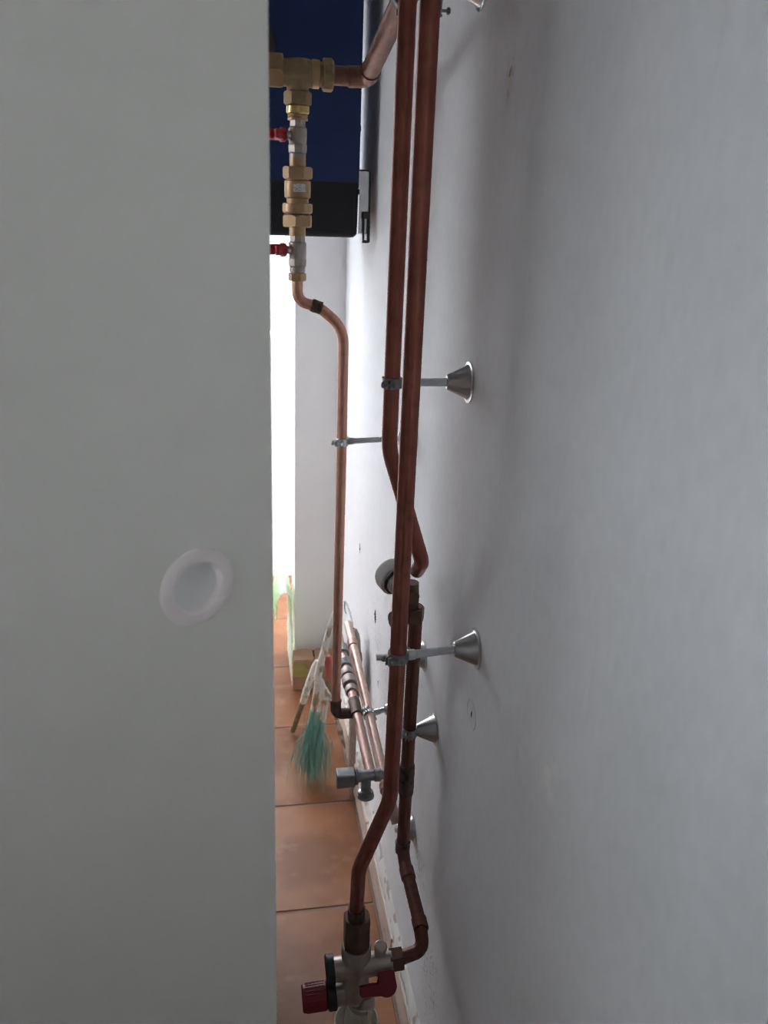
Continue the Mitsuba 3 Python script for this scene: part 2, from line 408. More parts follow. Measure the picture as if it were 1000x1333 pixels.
# ------------------------------------------------------------------ the white door with its round pull
EDGE = np.array([-0.2918, 0.55, 0.0])
DN = np.array([0.545, -0.838, 0.0]); DN /= np.linalg.norm(DN)
DL = np.array([DN[1], -DN[0], 0.0])            # along the leaf, away from its free edge (to the left)
DW, DT, D0, D1 = 0.70, 0.035, 0.012, 2.08
PULL = (0.0616, 1.3403)                          # distance from the free edge, height
R_IN = 0.0174
leaf = mf(rbox((-DW, 0, D0), (0, DT, D1), 0.0022, 3)) - m3.Manifold.cylinder(0.012, R_IN + 0.001, R_IN + 0.001, 48).rotate([-90, 0, 0]).translate([-PULL[0], -0.001, PULL[1]])
DM = np.eye(4); DM[:3, 0], DM[:3, 1], DM[:3, 2], DM[:3, 3] = -DL, -DN, (0, 0, 1), EDGE
leaf = tm(leaf); leaf.apply_transform(DM)
d1 = add('door_1', leaf, 'door_laminate', kind='structure', smooth=30, label='plain white door leaf standing ajar on the left', category='door')
o = EDGE + DL * PULL[0] + np.array([0, 0, PULL[1]])
fp = part(d1, 'finger_pull', put(ringmesh([(R_IN, -0.009), (R_IN + 0.0015, -0.009), (R_IN + 0.0015, 0.0), (0.0270, 0.0), (0.0272, 0.0008), (0.0262, 0.0020), (0.0230, 0.0028), (0.0195, 0.0028), (0.0179, 0.0020), (R_IN, 0.0004)], 72), o, DN), 'pull_plastic',
          label='round white finger pull', smooth=40)
part(fp, 'cup', put(lathe([(0, -0.0105), (R_IN + 0.0004, -0.0105), (R_IN + 0.0004, -0.0045), (R_IN - 0.003, -0.0075), (0.010, -0.0088), (0, -0.0090)], 48), o, DN), 'pull_cup_plastic', label='grey recessed cup', smooth=60)

# ------------------------------------------------------------------ copper pipes
R1 = 0.011
AX, AY = -0.1102, 0.9764
BX, BY = -0.1073, 1.1186
CX, CY = -0.0440, 1.170
DX, DY, RD = -0.1337, 1.446, 0.0090


def collar(o, z, r=R1, h=0.016, t=0.0016):
    return put(annulus(r - 0.0005, r + t, h, 36, 0.0007), o, z)


pA = thing('copper_pipe', 'long dark copper pipe nearest the camera, bent at its foot into the safety valve', 'pipe')
ptsA = path([(AX, AY, 2.585), (AX, AY, 1.0), (-0.1113, AY, 0.775), (-0.152, 0.985, 0.645), (-0.1513, 0.997, 0.556)], [0.3, 0.10, 0.07])
part(pA, 'tube', sweep(ptsA, R1), 'copper_dark')
part(pA, 'solder_socket', put(ringmesh([(R1 - 0.001, 0), (0.0132, 0), (0.0128, 0.004), (0.0136, 0.008), (0.0131, 0.018), (0.0136, 0.022), (R1 - 0.001, 0.023)], 36), (-0.1513, 0.997, 0.537)), 'solder_stain', label='dark soldered socket')

pB = thing('copper_pipe', 'second long copper pipe just left of the nearest one, curving to the pressure reducer', 'pipe')
ptsB = path([(BX, BY, 2.585), (BX, BY, 1.255), (-0.052, BY - 0.005, 1.085), (-0.046, 1.170, 1.045)], [0.10, 0.022])
part(pB, 'tube', sweep(ptsB, R1), 'copper_dark')

pC = thing('copper_pipe', 'dark lower copper pipe between the pressure reducer and the side of the safety valve', 'pipe')
c0, c1, c2, c3 = np.array([CX, CY, 0.985]), np.array([CX + 0.0005, CY, 0.462]), np.array([-0.0460, 1.003, 0.4865]), np.array([-0.076, 1.0, 0.4535])
c1b = np.array([-0.0415, 1.145, 0.445])
ptsC = path([c0, (CX, CY, 0.497), (-0.0395, 1.035, 0.475), (-0.0395, 1.003, 0.452), (-0.082, 1.0, 0.441)], [0.03, 0.018, 0.018])
part(pC, 'tube', sweep(ptsC, R1), 'copper_darker')


def at_path(P, s):
    P = np.asarray(P); L = np.r_[0, np.cumsum(np.linalg.norm(np.diff(P, axis=0), axis=1))]
    s = np.clip(s, 0, 1) * L[-1]
    i = min(np.searchsorted(L, s, 'right') - 1, len(P) - 2)
    t = (P[i + 1] - P[i]) / np.linalg.norm(P[i + 1] - P[i])
    return P[i] + t * (s - L[i]), t


lump = [(R1 - 0.001, 0.0), (0.0125, 0.001), (0.0133, 0.006), (0.0128, 0.011), (0.0135, 0.016), (0.0131, 0.030), (0.0128, 0.036), (0.0136, 0.043), (0.0129, 0.049), (0.0134, 0.055), (0.0122, 0.061), (R1 - 0.001, 0.063)]
part(pC, 'coupling', put(ringmesh(lump, 36), (CX, CY, 0.625)), 'solder_stain', label='blackened soldered coupling')
part(pC, 'coupling', put(ringmesh([(R1 - 0.001, 0), (0.0128, 0.001), (0.0132, 0.018), (0.0136, 0.022), (R1 - 0.001, 0.023)], 36), (CX, CY, 0.500)), 'solder_stain', label='blackened soldered coupling')
q, t = at_path(ptsC, 0.735)
part(pC, 'elbow_socket', collar(q, t, R1, 0.022, 0.0017), 'copper_darker')
q, t = at_path(ptsC, 0.875)
part(pC, 'elbow_socket', collar(q, t, R1, 0.020, 0.0017), 'copper_darker')

pD = thing('copper_pipe', 'brighter thin copper pipe hanging in an S bend under the brass valves', 'pipe')
CHX = -0.2120                                   # axis of the fittings above it
ptsD = path([(CHX, DY, 1.468), (CHX, DY, 1.418), (-0.176, DY, 1.409), (DX, DY, 1.375), (DX + 0.001, DY, 1.17), (DX, DY, 0.622)], [0.020, 0.045, 0.055, 0])
part(pD, 'tube', sweep(ptsD, RD), 'copper_bright')
q, t = at_path(ptsD, 0.082)
part(pD, 'solder_joint', put(ringmesh([(RD - 0.001, 0), (0.0104, 0.001), (0.0110, 0.006), (0.0104, 0.012), (0.0108, 0.018), (RD - 0.001, 0.019)], 30), q - t * 0.004, t), 'solder_stain', label='burnt soldered joint')
elb = path([(DX, DY, 0.640), (DX, DY, 0.6085), (-0.094, DY, 0.6085)], 0.014)
part(pD, 'elbow', sweep(elb, 0.0108), 'solder_stain', label='dark brown soldered elbow')
part(pD, 'elbow_collar', put(annulus(RD - 0.001, 0.0116, 0.006, 30, 0.001), (DX, DY, 0.636)), 'solder_stain')

# horizontal pipes low on the wall
HX1, HZ1, HX2, HZ2 = -0.0640, 0.592, -0.0935, 0.612
pH = thing('copper_pipe', 'pinkish copper pipe running level along the wall, the one nearer the wall', 'pipe')
ptsH = path([(-0.0520, 1.188, 0.548), (HX1, 1.215, HZ1 - 0.0128), (HX1, 1.80, HZ1 + 0.03)], 0.05)
part(pH, 'tube', sweep(ptsH, 0.0100), 'copper_pink')
for y, hgt in ((1.700, 0.022), (1.235, 0.016)):
    zz = HZ1 - 0.025 + 0.055 * (y - 1.055) / 0.745
    part(pH, 'coupling', put(ringmesh([(0.0095, 0), (0.0120, 0), (0.0124, 0.003), (0.0116, 0.006), (0.0116, hgt - 0.006), (0.0124, hgt - 0.003), (0.0120, hgt), (0.0095, hgt)], 32), (HX1, y, zz), (0, 0.745, 0.055)), 'copper_rosy')
pI = thing('copper_pipe', 'rosy copper pipe running level beside the first one, with stacked compression fittings', 'pipe')
ptsI = path([(HX2, 1.236, HZ2 + 0.004), (HX2, 1.75, HZ2 + 0.012)], 0.03)
part(pI, 'tube', sweep(ptsI, 0.0095), 'copper_rosy')
zI = lambda y: HZ2 + 0.002 + 0.010 * (y - 1.105) / 0.645
for name, y, prof, mat in (
        ('compression_nut', 1.500, [(0.009, 0), (0.0125, 0), (0.0135, 0.004), (0.0135, 0.016), (0.0120, 0.020), (0.009, 0.020)], 'dull_nickel'),
        ('fitting_ring', 1.528, [(0.009, 0), (0.0150, 0), (0.0160, 0.004), (0.0160, 0.022), (0.0150, 0.026), (0.009, 0.026)], 'dull_nickel'),
        ('fitting_ring', 1.562, [(0.009, 0), (0.0145, 0), (0.0155, 0.004), (0.0155, 0.018), (0.0140, 0.024), (0.009, 0.024)], 'dull_nickel'),
        ('compression_nut', 1.600, [(0.009, 0), (0.0130, 0), (0.0140, 0.003), (0.0125, 0.007), (0.0140, 0.011), (0.0125, 0.015), (0.0140, 0.020), (0.0125, 0.024), (0.0135, 0.030), (0.009, 0.032)], 'dull_steel'),
        ('fitting_ring', 1.655, [(0.009, 0), (0.0145, 0), (0.0150, 0.003), (0.0150, 0.030), (0.0130, 0.034), (0.009, 0.034)], 'dull_steel')):
    part(pI, name, put(ringmesh(prof, 28), (HX2, y, zI(y)), (0, 1, 0.0155)), mat)
part(pI, 'tee', cat(put(ringmesh([(0.0090, 0), (0.0118, 0), (0.0118, 0.050), (0.0090, 0.050)], 30), (HX2, DY - 0.025, zI(DY)), (0, 1, 0.0155))), 'solder_stain', label='dark soldered tee')

# the wide pipe that leaves the brass tee and runs to the tall pipes
TZ = 1.7575
pE = thing('copper_pipe', 'thick copper pipe elbowing from the brass tee back towards the tall pipes', 'pipe')
ptsE = path([(-0.158, DY, TZ), (-0.104, DY + 0.004, TZ + 0.001), (-0.1025, BY + 0.024, TZ + 0.063)], 0.024)
part(pE, 'tube', sweep(ptsE, 0.0142, 32), 'copper_mid')
d = np.array([0.0015, BY + 0.006 - DY - 0.004, 0.065]); d /= np.linalg.norm(d)
e0 = np.array([-0.104, DY + 0.004, TZ + 0.001])
part(pE, 'elbow', sweep(path([(-0.134, DY + 0.002, TZ), e0, e0 + d * 0.034], 0.024), 0.0158, 32), 'copper_mid')


# ------------------------------------------------------------------ clamps, rods and rosettes
def rosette(p, y, z, R=0.0283):
    w = wall_x(y)
    prof = [(R, 0.0), (R, 0.0011), (R - 0.0035, 0.0016), (R - 0.0052, 0.0028), (0.0105, 0.0300), (0.0090, 0.0312), (0.0078, 0.0316), (0.0, 0.0316)]
    part(p, 'rosette', put(lathe(prof, 56), (w - 0.0002, y, z), (-1, 0, 0)), 'zinc', label='bright conical wall rosette')


def screw(o, z, L=0.018):
    z = np.asarray(z, float) / np.linalg.norm(z)
    return cat(put(lathe([(0.0038, 0), (0.0044, 0.001), (0.0044, 0.003), (0.0030, 0.0042)], 16), np.asarray(o) + z * L / 2, z), put(lathe([(0.0019, 0), (0.0019, L)], 10), np.asarray(o) - z * L / 2, z),
               put(lathe([(0.0038, 0), (0.0038, 0.003)], 6), np.asarray(o) - z * (L / 2 + 0.002), z))


def clamp(label, c, axis, r, wall_pt, rot, mat='dull_steel', ring=True, rod_to=None, rodr=0.0058):
    """Pipe ring at c around the axis, rod along +x to a rosette on the wall."""
    k = thing('pipe_clamp', label, 'pipe clamp', 'pipe clamps on rods along the right wall')
    c, axis = np.asarray(c, float), np.asarray(axis, float) / np.linalg.norm(axis)
    y, z = wall_pt
    w = wall_x(y)
    end = np.array([w - 0.0318, y, z]); st = c + (end - c) / np.linalg.norm(end - c) * (r + 0.002)
    if ring:
        h = 0.014
        prof = [(r - 0.0004, 0), (r + 0.0026, 0), (r + 0.0030, 0.0015), (r + 0.0020, 0.004), (r + 0.0020, h - 0.004), (r + 0.0030, h - 0.0015), (r + 0.0026, h), (r - 0.0004, h)]
        side = np.cross(axis, [1, 0, 0]); side /= np.linalg.norm(side)
        u = np.cross(side, axis)
        ca, sa = math.cos(rot), math.sin(rot)
        e = side * ca + u * sa
        ears = []
        for s in (1, -1):
            b = c + e * s * (r + 0.0055)
            g = np.cross(axis, e)
            for gg in (1, -1):
                M = rbox((-0.0065, -0.0011, -0.006), (0.0055, 0.0011, 0.006), 0.0008, 2)
                F_ = np.eye(4); F_[:3, 0], F_[:3, 1], F_[:3, 2], F_[:3, 3] = e * s, g * s, axis * 1.0, b + g * gg * 0.0024
                M.apply_transform(F_); ears.append(M)
        ringm = put(ringmesh(prof, 40), c - axis * h / 2, axis)
        part(k, 'ring', cat(ringm, *ears), mat)
        for s in (1, -1):
            part(k, 'screw', screw(c + e * s * (r + 0.0072), np.cross(axis, e), 0.014), mat)
    d = end - st; L = np.linalg.norm(d)
    part(k, 'rod', put(lathe([(rodr * 0.75, -0.003), (rodr * 1.25, 0.001), (rodr * 1.25, 0.010), (rodr, 0.012), (rodr, L * 0.62), (rodr * 0.86, L * 0.625), (rodr * 0.86, L * 0.635), (rodr, L * 0.64), (rodr, L)], 24), st, d), 'zinc')
    rosette(k, y, z)
    return k


clamp('pipe clamp with a thick long rod on the nearest tall pipe, below the pressure reducer', (AX, AY, 1.0098), (0, 0, 1), R1, (0.985, 1.0109), 0.9)
clamp('pipe clamp on the second tall pipe, its rod passing behind the nearest pipe', (BX, BY, 1.3502), (0, 0, 1), R1, (BY, 1.3509), 0.35)
clamp('small clamp and thin rod on the S bend copper pipe', (-0.1327, DY, 1.1755), (0, 0, 1), RD, (DY, 1.180), 0.6, mat='zinc', rodr=0.0050)
clamp('clamp holding the dark lower pipe, its rosette close by to the right', (CX, CY, 0.7520), (0, 0, 1), R1, (1.171, 0.7524), 0.35)
clamp('clamp around the pink level pipe with its rosette half hidden by the nearest pipe', (HX1, 1.455, 0.5965), (0, 1, 0.07), 0.0100, (1.455, 0.606), 0.5, mat='zinc', rodr=0.0055)
k = clamp('clamp cut by the top edge, a bright rosette tip right of the tall pipes', (-0.1025, 1.163, 1.8160), (0, -0.977, 0.21), 0.0142, (1.190, 1.838), 0.0)
part(k, 'screw', screw((-0.0580, 1.195, 1.8080), (1, 0.05, 0.05), 0.032), 'dull_steel')
part(k, 'screw', screw((-0.0500, 1.198, 1.8130), (0.1, 0, 1), 0.018), 'dull_steel')
for lab, y, z, x0 in (('small wall rosette behind the rod of the mid height clamp', 1.2799, 0.8308, -0.085), ('lowest wall rosette, partly behind the dark lower pipe', 1.2803, 0.4527, -0.036)):
    k = thing('wall_rosette', lab, 'rosette', 'lone rosettes behind the dark lower pipe')
    part(k, 'rod', put(lathe([(0.0058, 0), (0.0058, -x0 - 0.03)], 20), (x0, y, z), (1, 0, 0)), 'zinc')
    rosette(k, y, z)

# ------------------------------------------------------------------ brass tee, ball valves, check valve
tee = thing('brass_tee', 'large cast brass tee in front of the blue boiler', 'pipe fitting')
tb = mf(put(lathe([(0.0195, -0.024), (0.0195, 0.030), (0.0175, 0.034), (0.0175, 0.040)], 40), (CHX, DY, TZ), (1, 0, 0))) + mf(put(lathe([(0.0190, -0.019), (0.0192, -0.010), (0.0182, 0.010), (0.0168, 0.0245)], 40), (CHX, DY, TZ), (0, 0, -1)))
part(tee, 'body', tm(tb), 'cast_brass', smooth=40)
part(tee, 'side_nut', put(lathe([(0.0225, 0), (0.0238, 0.002), (0.0238, 0.013), (0.0215, 0.016)], 12), (CHX + 0.038, DY, TZ), (1, 0, 0)), 'cast_brass', smooth=20)
part(tee, 'band', put(annulus(0.016, 0.0205, 0.012, 40, 0.001), (CHX + 0.021, DY, TZ), (1, 0, 0)), 'brass')
part(tee, 'side_nut', put(hexnut(0.0455, 0.026), (CHX - 0.049, DY, TZ + 0.002), (1, 0, 0), (0, 0.5, 1)), 'brass')
part(tee, 'inlet', put(lathe([(0.0140, 0), (0.0140, 0.16)], 30), (CHX - 0.22, DY, TZ), (1, 0, 0)), 'brass')
zt = 1.7325
part(tee, 'lower_nut', put(hexnut(0.0375, 0.0195), (CHX, DY, zt - 0.0195), (0, 0, 1), (0.5, -0.85, 0)), 'cast_brass')
part(tee, 'gold_ring', put(annulus(0.010, 0.0178, 0.0115, 40, 0.0012), (CHX, DY, 1.7010)), 'gold_brass', label='polished golden ring')
part(tee, 'nipple', put(lathe([(0.0158, 0), (0.0158, 0.003), (0.0148, 0.004), (0.0158, 0.006), (0.0150, 0.009)], 36), (CHX, DY, 1.6920)), 'brass')


def ball_valve(label, ztop, zbot, mat):
    """Nickel body between two hexagonal ends, red butterfly handle on a stem to the left."""
    k = thing('ball_valve', label, 'valve')
    h = ztop - zbot
    part(k, 'end', put(lathe([(0.0118, 0), (0.0128, 0.002), (0.0128, h * 0.20)], 8, 0.39), (CHX, DY, ztop - h * 0.20)), mat, smooth=20)
    part(k, 'body', put(lathe([(0.0125, 0), (0.0138, h * 0.04), (0.0142, h * 0.20), (0.0142, h * 0.42), (0.0128, h * 0.46)], 32), (CHX, DY, zbot + h * 0.36)), mat)
    part(k, 'end', put(lathe([(0.0118, 0), (0.0150, h * 0.05), (0.0152, h * 0.22), (0.0145, h * 0.26)], 8, 0.39), (CHX, DY, zbot + h * 0.12)), mat, smooth=20)
    part(k, 'tail', put(lathe([(0.0122, 0), (0.0128, h * 0.03), (0.0128, h * 0.13)], 32), (CHX, DY, zbot)), mat)
    zc = zbot + h * 0.60
    part(k, 'stem', put(lathe([(0.0058, 0), (0.0062, 0.006), (0.0048, 0.007), (0.0048, 0.014)], 20), (CHX - 0.012, DY - 0.004, zc), (-1, -0.35, 0)), mat)
    f = np.array([-1, -0.35, 0]); f /= np.linalg.norm(f)
    hub = np.array([CHX, DY, zc]) + f * 0.0205 - np.array([0, 0.0, 0])
    wing = mf(put(lathe([(0.0085, 0), (0.0105, 0.002), (0.0105, 0.008), (0.0080, 0.0105)], 24), hub, f))
    for s in (1, -1):
        a = m3.Manifold.batch_hull([m3.Manifold.sphere(0.0036, 16).translate(list(hub + f * q + np.array([0, 0, 0.0048 * u]) + np.array([0.28, -0.8, 0]) * s * v))
                                    for q, u, v in ((0.003, 1, 0), (0.003, -1, 0), (0.020, 0.9, 0.014), (0.020, -0.9, 0.014), (0.022, 0.7, 0.024), (0.022, -0.7, 0.024))])
        wing = wing + a
    arm = m3.Manifold.batch_hull([m3.Manifold.sphere(0.0045, 16).translate(list(hub + f * q + np.array([0, 0, u]))) for q, u in ((0.004, 0.003), (0.004, -0.003), (0.030, 0.003), (0.030, -0.003))])
    hd = part(k, 'handle', tm(wing + arm), 'red_plastic', label='red butterfly handle', smooth=40)
    part(hd, 'screw', put(lathe([(0.0030, 0), (0.0030, 0.0025), (0.0015, 0.003)], 12), hub + np.array([0.35, -0.94, 0]) * 0.0105, (0.35, -0.94, 0)), 'zinc')
    return k


ball_valve('upper nickel ball valve with red handle, under the brass tee', 1.6922, 1.6370, 'nickel')
ball_valve('lower nickel ball valve with red handle, below the brass check valve', 1.5226, 1.4650, 'nickel')

cv = thing('check_valve', 'fat brass check valve with hexagonal unions and a white sticker', 'valve')
part(cv, 'upper_nipple', put(lathe([(0.0122, 0), (0.0130, 0.003), (0.0130, 0.014)], 32), (CHX, DY, 1.6245)), 'brass')
part(cv, 'upper_nut', put(hexnut(0.0410, 0.0185), (CHX, DY, 1.6070), (0, 0, 1), (0.35, -0.93, 0)), 'brass')
part(cv, 'body', put(lathe([(0.0170, 0), (0.0175, 0.008), (0.0206, 0.010), (0.0212, 0.020), (0.0206, 0.034), (0.0175, 0.036), (0.0175, 0.037)], 48), (CHX, DY, 1.5700)), 'brass')
part(cv, 'union_ring', put(lathe([(0.0220, 0), (0.0240, 0.002), (0.0240, 0.013), (0.0228, 0.015)], 48), (CHX, DY, 1.5560)), 'brass')
part(cv, 'seal', put(lathe([(0.0205, 0), (0.0205, 0.003)], 36), (CHX, DY, 1.5532)), 'dark_brass')
part(cv, 'lower_nut', put(hexnut(0.0435, 0.0185), (CHX, DY, 1.5350), (0, 0, 1), (0.75, -0.66, 0)), 'brass')
part(cv, 'lower_nipple', put(lathe([(0.0132, 0), (0.0132, 0.014)], 32), (CHX, DY, 1.5215)), 'brass')
# sticker curved on the body's front
a = np.linspace(-1.95, -1.05, 10)
V = [((0.02165 + e) * math.cos(t), (0.02165 + e) * math.sin(t), z) for t in a for e in (0, 0.0003) for z in (1.5880, 1.6000)]
F = []
for i in range(9):
    p = i * 4
    for u, v in ((0, 1), (1, 3), (3, 2), (2, 0)):
        F += [(p + u, p + v, p + 4 + v), (p + u, p + 4 + v, p + 4 + u)]
F += [(0, 1, 3), (0, 3, 2), (36, 38, 39), (36, 39, 37)]
st = trimesh.Trimesh(V, F, process=False); trimesh.repair.fix_normals(st); st.apply_translation((CHX, DY, 0))
part(cv, 'sticker', st, 'sticker_paper', label='small white printed sticker', smooth=False)
nut = part(pD, 'top_nut', put(hexnut(0.0255, 0.0125), (CHX, DY, 1.4510), (0, 0, 1), (0.3, -0.95, 0)), 'brass', label='brass compression nut')

# ------------------------------------------------------------------ blue wall boiler and its latch bracket
BYF = 2.0
bl = thing('wall_boiler', 'dark blue boiler casing with a black lower cover hung on the wall at the top', 'boiler')
bx0, bx1 = -0.52, -0.0365
part(bl, 'casing', rbox((bx0, BYF + 0.004, 1.600), (bx1 + 0.002, BYF + 0.34, 2.25), 0.006), 'blue_paint', smooth=40)
cover = m3.Manifold.batch_hull([m3.Manifold.sphere(0.014, 24).translate([x, y, z]) for x in (bx0 + 0.014, bx1 - 0.014) for y in (BYF + 0.014, BYF + 0.326) for z in (1.5105, 1.58)] +
                               [m3.Manifold.cube([bx1 - bx0, 0.334, 0.001]).translate([bx0, BYF + 0.003, 1.6125])])
part(bl, 'lower_cover', tm(cover), 'black_cover', label='black lower cover', smooth=40)
part(bl, 'grommet', put(ringmesh([(0.028, 0), (0.066, 0), (0.064, 0.010), (0.050, 0.016), (0.030, 0.016)], 48), (-0.283, BYF + 0.0045, 1.8705), (0, -1, 0)), 'black_plastic', label='black round pipe grommet')
for z in (1.725, 1.5950):
    part(bl, 'side_clip', rbox((bx1 - 0.001, BYF + 0.010, z - 0.006), (bx1 + 0.0035, BYF + 0.030, z + 0.006), 0.001), 'black_plastic')

br = thing('wall_bracket', 'black edged metal bracket on the wall just right of the blue boiler', 'bracket')
part(br, 'plate', rbox((-0.030, BYF + 0.035, 1.505), (-0.0085, BYF + 0.040, 1.640), 0.001), 'zinc')
part(br, 'rim', sweep(path([(-0.041, BYF + 0.030, 1.6405), (-0.0075, BYF + 0.030, 1.6405), (-0.0055, BYF + 0.030, 1.487)], 0.006), 0.0017, 12), 'black_plastic', label='thin black edging')
part(br, 'clip', cat(rbox((-0.0235, BYF + 0.020, 1.538), (-0.0065, BYF + 0.034, 1.5535), 0.002), rbox((-0.0215, BYF + 0.024, 1.487), (-0.0175, BYF + 0.034, 1.545), 0.001), rbox((-0.0110, BYF + 0.024, 1.487), (-0.0065, BYF + 0.034, 1.545), 0.001),
                     rbox((-0.0215, BYF + 0.026, 1.485), (-0.0065, BYF + 0.034, 1.491), 0.001)), 'black_plastic', label='black spring clip')

# ------------------------------------------------------------------ pressure reducer on the wall
pr = thing('pressure_reducer', 'pressure reducer with a grey bell cap behind the nearest pipe', 'valve')
ro = np.array([-0.0580, 1.165, 1.0080])
cap_o = np.array([-0.0735, 1.205, 1.0165]); ax = cap_o - ro; ax /= np.linalg.norm(ax)
L = float(np.linalg.norm(cap_o - ro))
part(pr, 'body', tm(mf(put(lathe([(0.0120, -0.012), (0.0140, 0.006), (0.0140, 0.020)], 40), ro, ax)) + mf(put(lathe([(0.0120, 0.0), (0.0125, 0.015), (0.0110, 0.048)], 40), (CX - 0.009, CY, 0.978)))), 'dark_brass', smooth=40)
part(pr, 'spring_neck', put(lathe([(0.0150, 0), (0.0160, 0.006), (0.0175, 0.007), (0.0175, 0.012), (0.0185, 0.013), (0.0200, 0.022)], 40), ro + ax * 0.012, ax), 'nickel')
part(pr, 'seal_ring', put(annulus(0.010, 0.0230, 0.0040, 48, 0.001), ro + ax * 0.034, ax), 'black_plastic')
part(pr, 'bell_cap', put(lathe([(0.0255, 0), (0.0272, 0.002), (0.0272, 0.020), (0.0245, 0.027), (0.014, 0.030)], 48), ro + ax * 0.038, ax), 'grey_plastic', label='grey bell cap')
part(pr, 'outlet_nut', put(hexnut(0.0330, 0.024, 0.004), (CX - 0.005, CY, 0.9600), (0, 0, 1), (0.6, -0.8, 0)), 'dark_brass')
part(pr, 'side_plug', put(hexnut(0.022, 0.012), (-0.0740, 1.165, 0.966), (-1, -0.25, 0)), 'dark_brass')
part(pr, 'side_plug', put(lathe([(0.0088, -0.001), (0.0088, 0.024)], 24), (-0.0805, 1.165, 0.968), (1, 0.2, 0.15)), 'dark_brass')

# ------------------------------------------------------------------ angle stop valve
av = thing('angle_valve', 'small chrome angle stop valve sticking out of the wall beside the nearest pipe', 'valve')
vy, vz = 1.215, 0.634
part(av, 'body', put(lathe([(0.0100, 0.0), (0.0120, 0.002), (0.0120, 0.012), (0.0095, 0.013), (0.0095, 0.034), (0.0105, 0.036), (0.0105, 0.046)], 32), (-0.0800, vy, vz), (-1, 0, 0)), 'chrome')
for i in range(5):
    part(av, 'thread_ridge', put(annulus(0.0092, 0.0101, 0.0018, 28), (-0.0950 - 0.0042 * i, vy, vz), (-1, 0, 0)), 'chrome')
part(av, 'pipe_stub', put(lathe([(0.0085, 0), (0.0085, 0.016)], 24), (-0.064, vy, vz), (-1, 0, 0)), 'chrome')
part(av, 'handle', rbox((-0.1600, vy - 0.0135, vz - 0.0145), (-0.1265, vy + 0.0135, vz + 0.0115), 0.0030), 'chrome', label='square chrome handle', smooth=40)
part(av, 'handle_collar', put(lathe([(0.0125, 0), (0.0145, 0.001), (0.0145, 0.005), (0.0125, 0.006)], 32), (-0.1210, vy, vz), (-1, 0, 0)), 'chrome')
part(av, 'outlet', put(lathe([(0.0088, 0), (0.0088, 0.026), (0.0130, 0.028), (0.0140, 0.031), (0.0140, 0.040), (0.0115, 0.042)], 32), (-0.1065, vy, vz - 0.004), (0, -0.05, -1)), 'chrome')
part(av, 'outlet_rim', put(annulus(0.0135, 0.0152, 0.004, 36, 0.001), (-0.1065, vy - 0.0016, vz - 0.040), (0, -0.05, -1)), 'chrome')

# ------------------------------------------------------------------ safety valve group at the foot of the nearest pipe
sv = thing('safety_valve', 'nickel safety valve group with red knob and lever at the foot of the pipes', 'valve')
S = np.array([-0.1490, 1.0, 0.0])
part(sv, 'top_adapter', put(hexnut(0.0385, 0.058, 0.003), (S[0] - 0.0005, 1.0, 0.482), (0, 0, 1), (0.85, -0.5, 0)), 'dark_brass', label='dark hexagonal adapter')
part(sv, 'top_flange', put(lathe([(0.0205, 0), (0.0235, 0.002), (0.0235, 0.020), (0.0215, 0.024)], 40), (S[0], 1.0, 0.457)), 'nickel')
body = mf(put(lathe([(0.0200, 0), (0.0215, 0.012), (0.0205, 0.085)], 40), (S[0], 1.0, 0.372)))
body = body + mf(put(lathe([(0.0185, -0.038), (0.0195, -0.02), (0.0185, 0.058)], 36), (S[0], 1.0, 0.436), (1, 0, 0.06)))
body = body + mf(put(lathe([(0.0190, -0.045), (0.0175, 0.0), (0.0150, 0.020)], 36), (S[0] + 0.004, 1.0, 0.385), (1, 0, 0.05)))
part(sv, 'body', tm(body), 'nickel', smooth=40)
part(sv, 'test_port', put(lathe([(0.0085, 0), (0.0090, 0.020), (0.0105, 0.021), (0.0105, 0.026), (0.0085, 0.028)], 28), (-0.1120, 1.006, 0.448), (0.08, -0.25, 1)), 'nickel')
part(sv, 'outlet_nut', put(hexnut(0.0335, 0.022, 0.003), (-0.0950, 1.0, 0.4400), (1, 0, 0.08), (0, 0.4, 1)), 'dark_brass', label='dull brass nut')
part(sv, 'side_cap', put(lathe([(0.0200, 0), (0.0235, 0.001), (0.0235, 0.012), (0.0215, 0.014)], 40), (-0.1830, 1.0, 0.4355), (-1, 0, -0.06)), 'black_plastic', label='black side cap')
kn = part(sv, 'drain_knob', put(lathe([(0.0195, 0.0), (0.0215, 0.002), (0.0208, 0.038), (0.0190, 0.040)], 40), (-0.1940, 1.0, 0.3815), (-1, 0, -0.05)), 'dark_red_plastic', label='red drain knob')
for i in range(24):
    a = i * 2 * np.pi / 24
    f = frame((-0.1940, 1.0, 0.3815), (-1, 0, -0.05), (1, 0, 0))
    part(kn, 'grip_rib', put(lathe([(0.0011, 0.003), (0.0011, 0.034)], 6), f[:3, 3] + f[:3, 0] * 0.0211 * math.cos(a) + f[:3, 1] * 0.0211 * math.sin(a), (-1, 0, -0.05)), 'dark_red_plastic')
part(sv, 'knob_collar', put(lathe([(0.0225, 0), (0.0240, 0.001), (0.0240, 0.012), (0.0225, 0.014)], 44), (-0.1795, 1.0, 0.382), (-1, 0, -0.05)), 'black_plastic', label='black collar')
part(sv, 'spring_housing', put(lathe([(0.0195, 0), (0.0205, 0.002), (0.0205, 0.016), (0.0185, 0.018), (0.0185, 0.032)], 40), (-0.1480, 1.0, 0.3835), (-1, 0, -0.05)), 'nickel')
part(sv, 'drain_outlet', put(lathe([(0.0215, 0), (0.0215, 0.008), (0.0195, 0.010), (0.0195, 0.03)], 40), (-0.1365, 1.0, 0.352)), 'nickel')
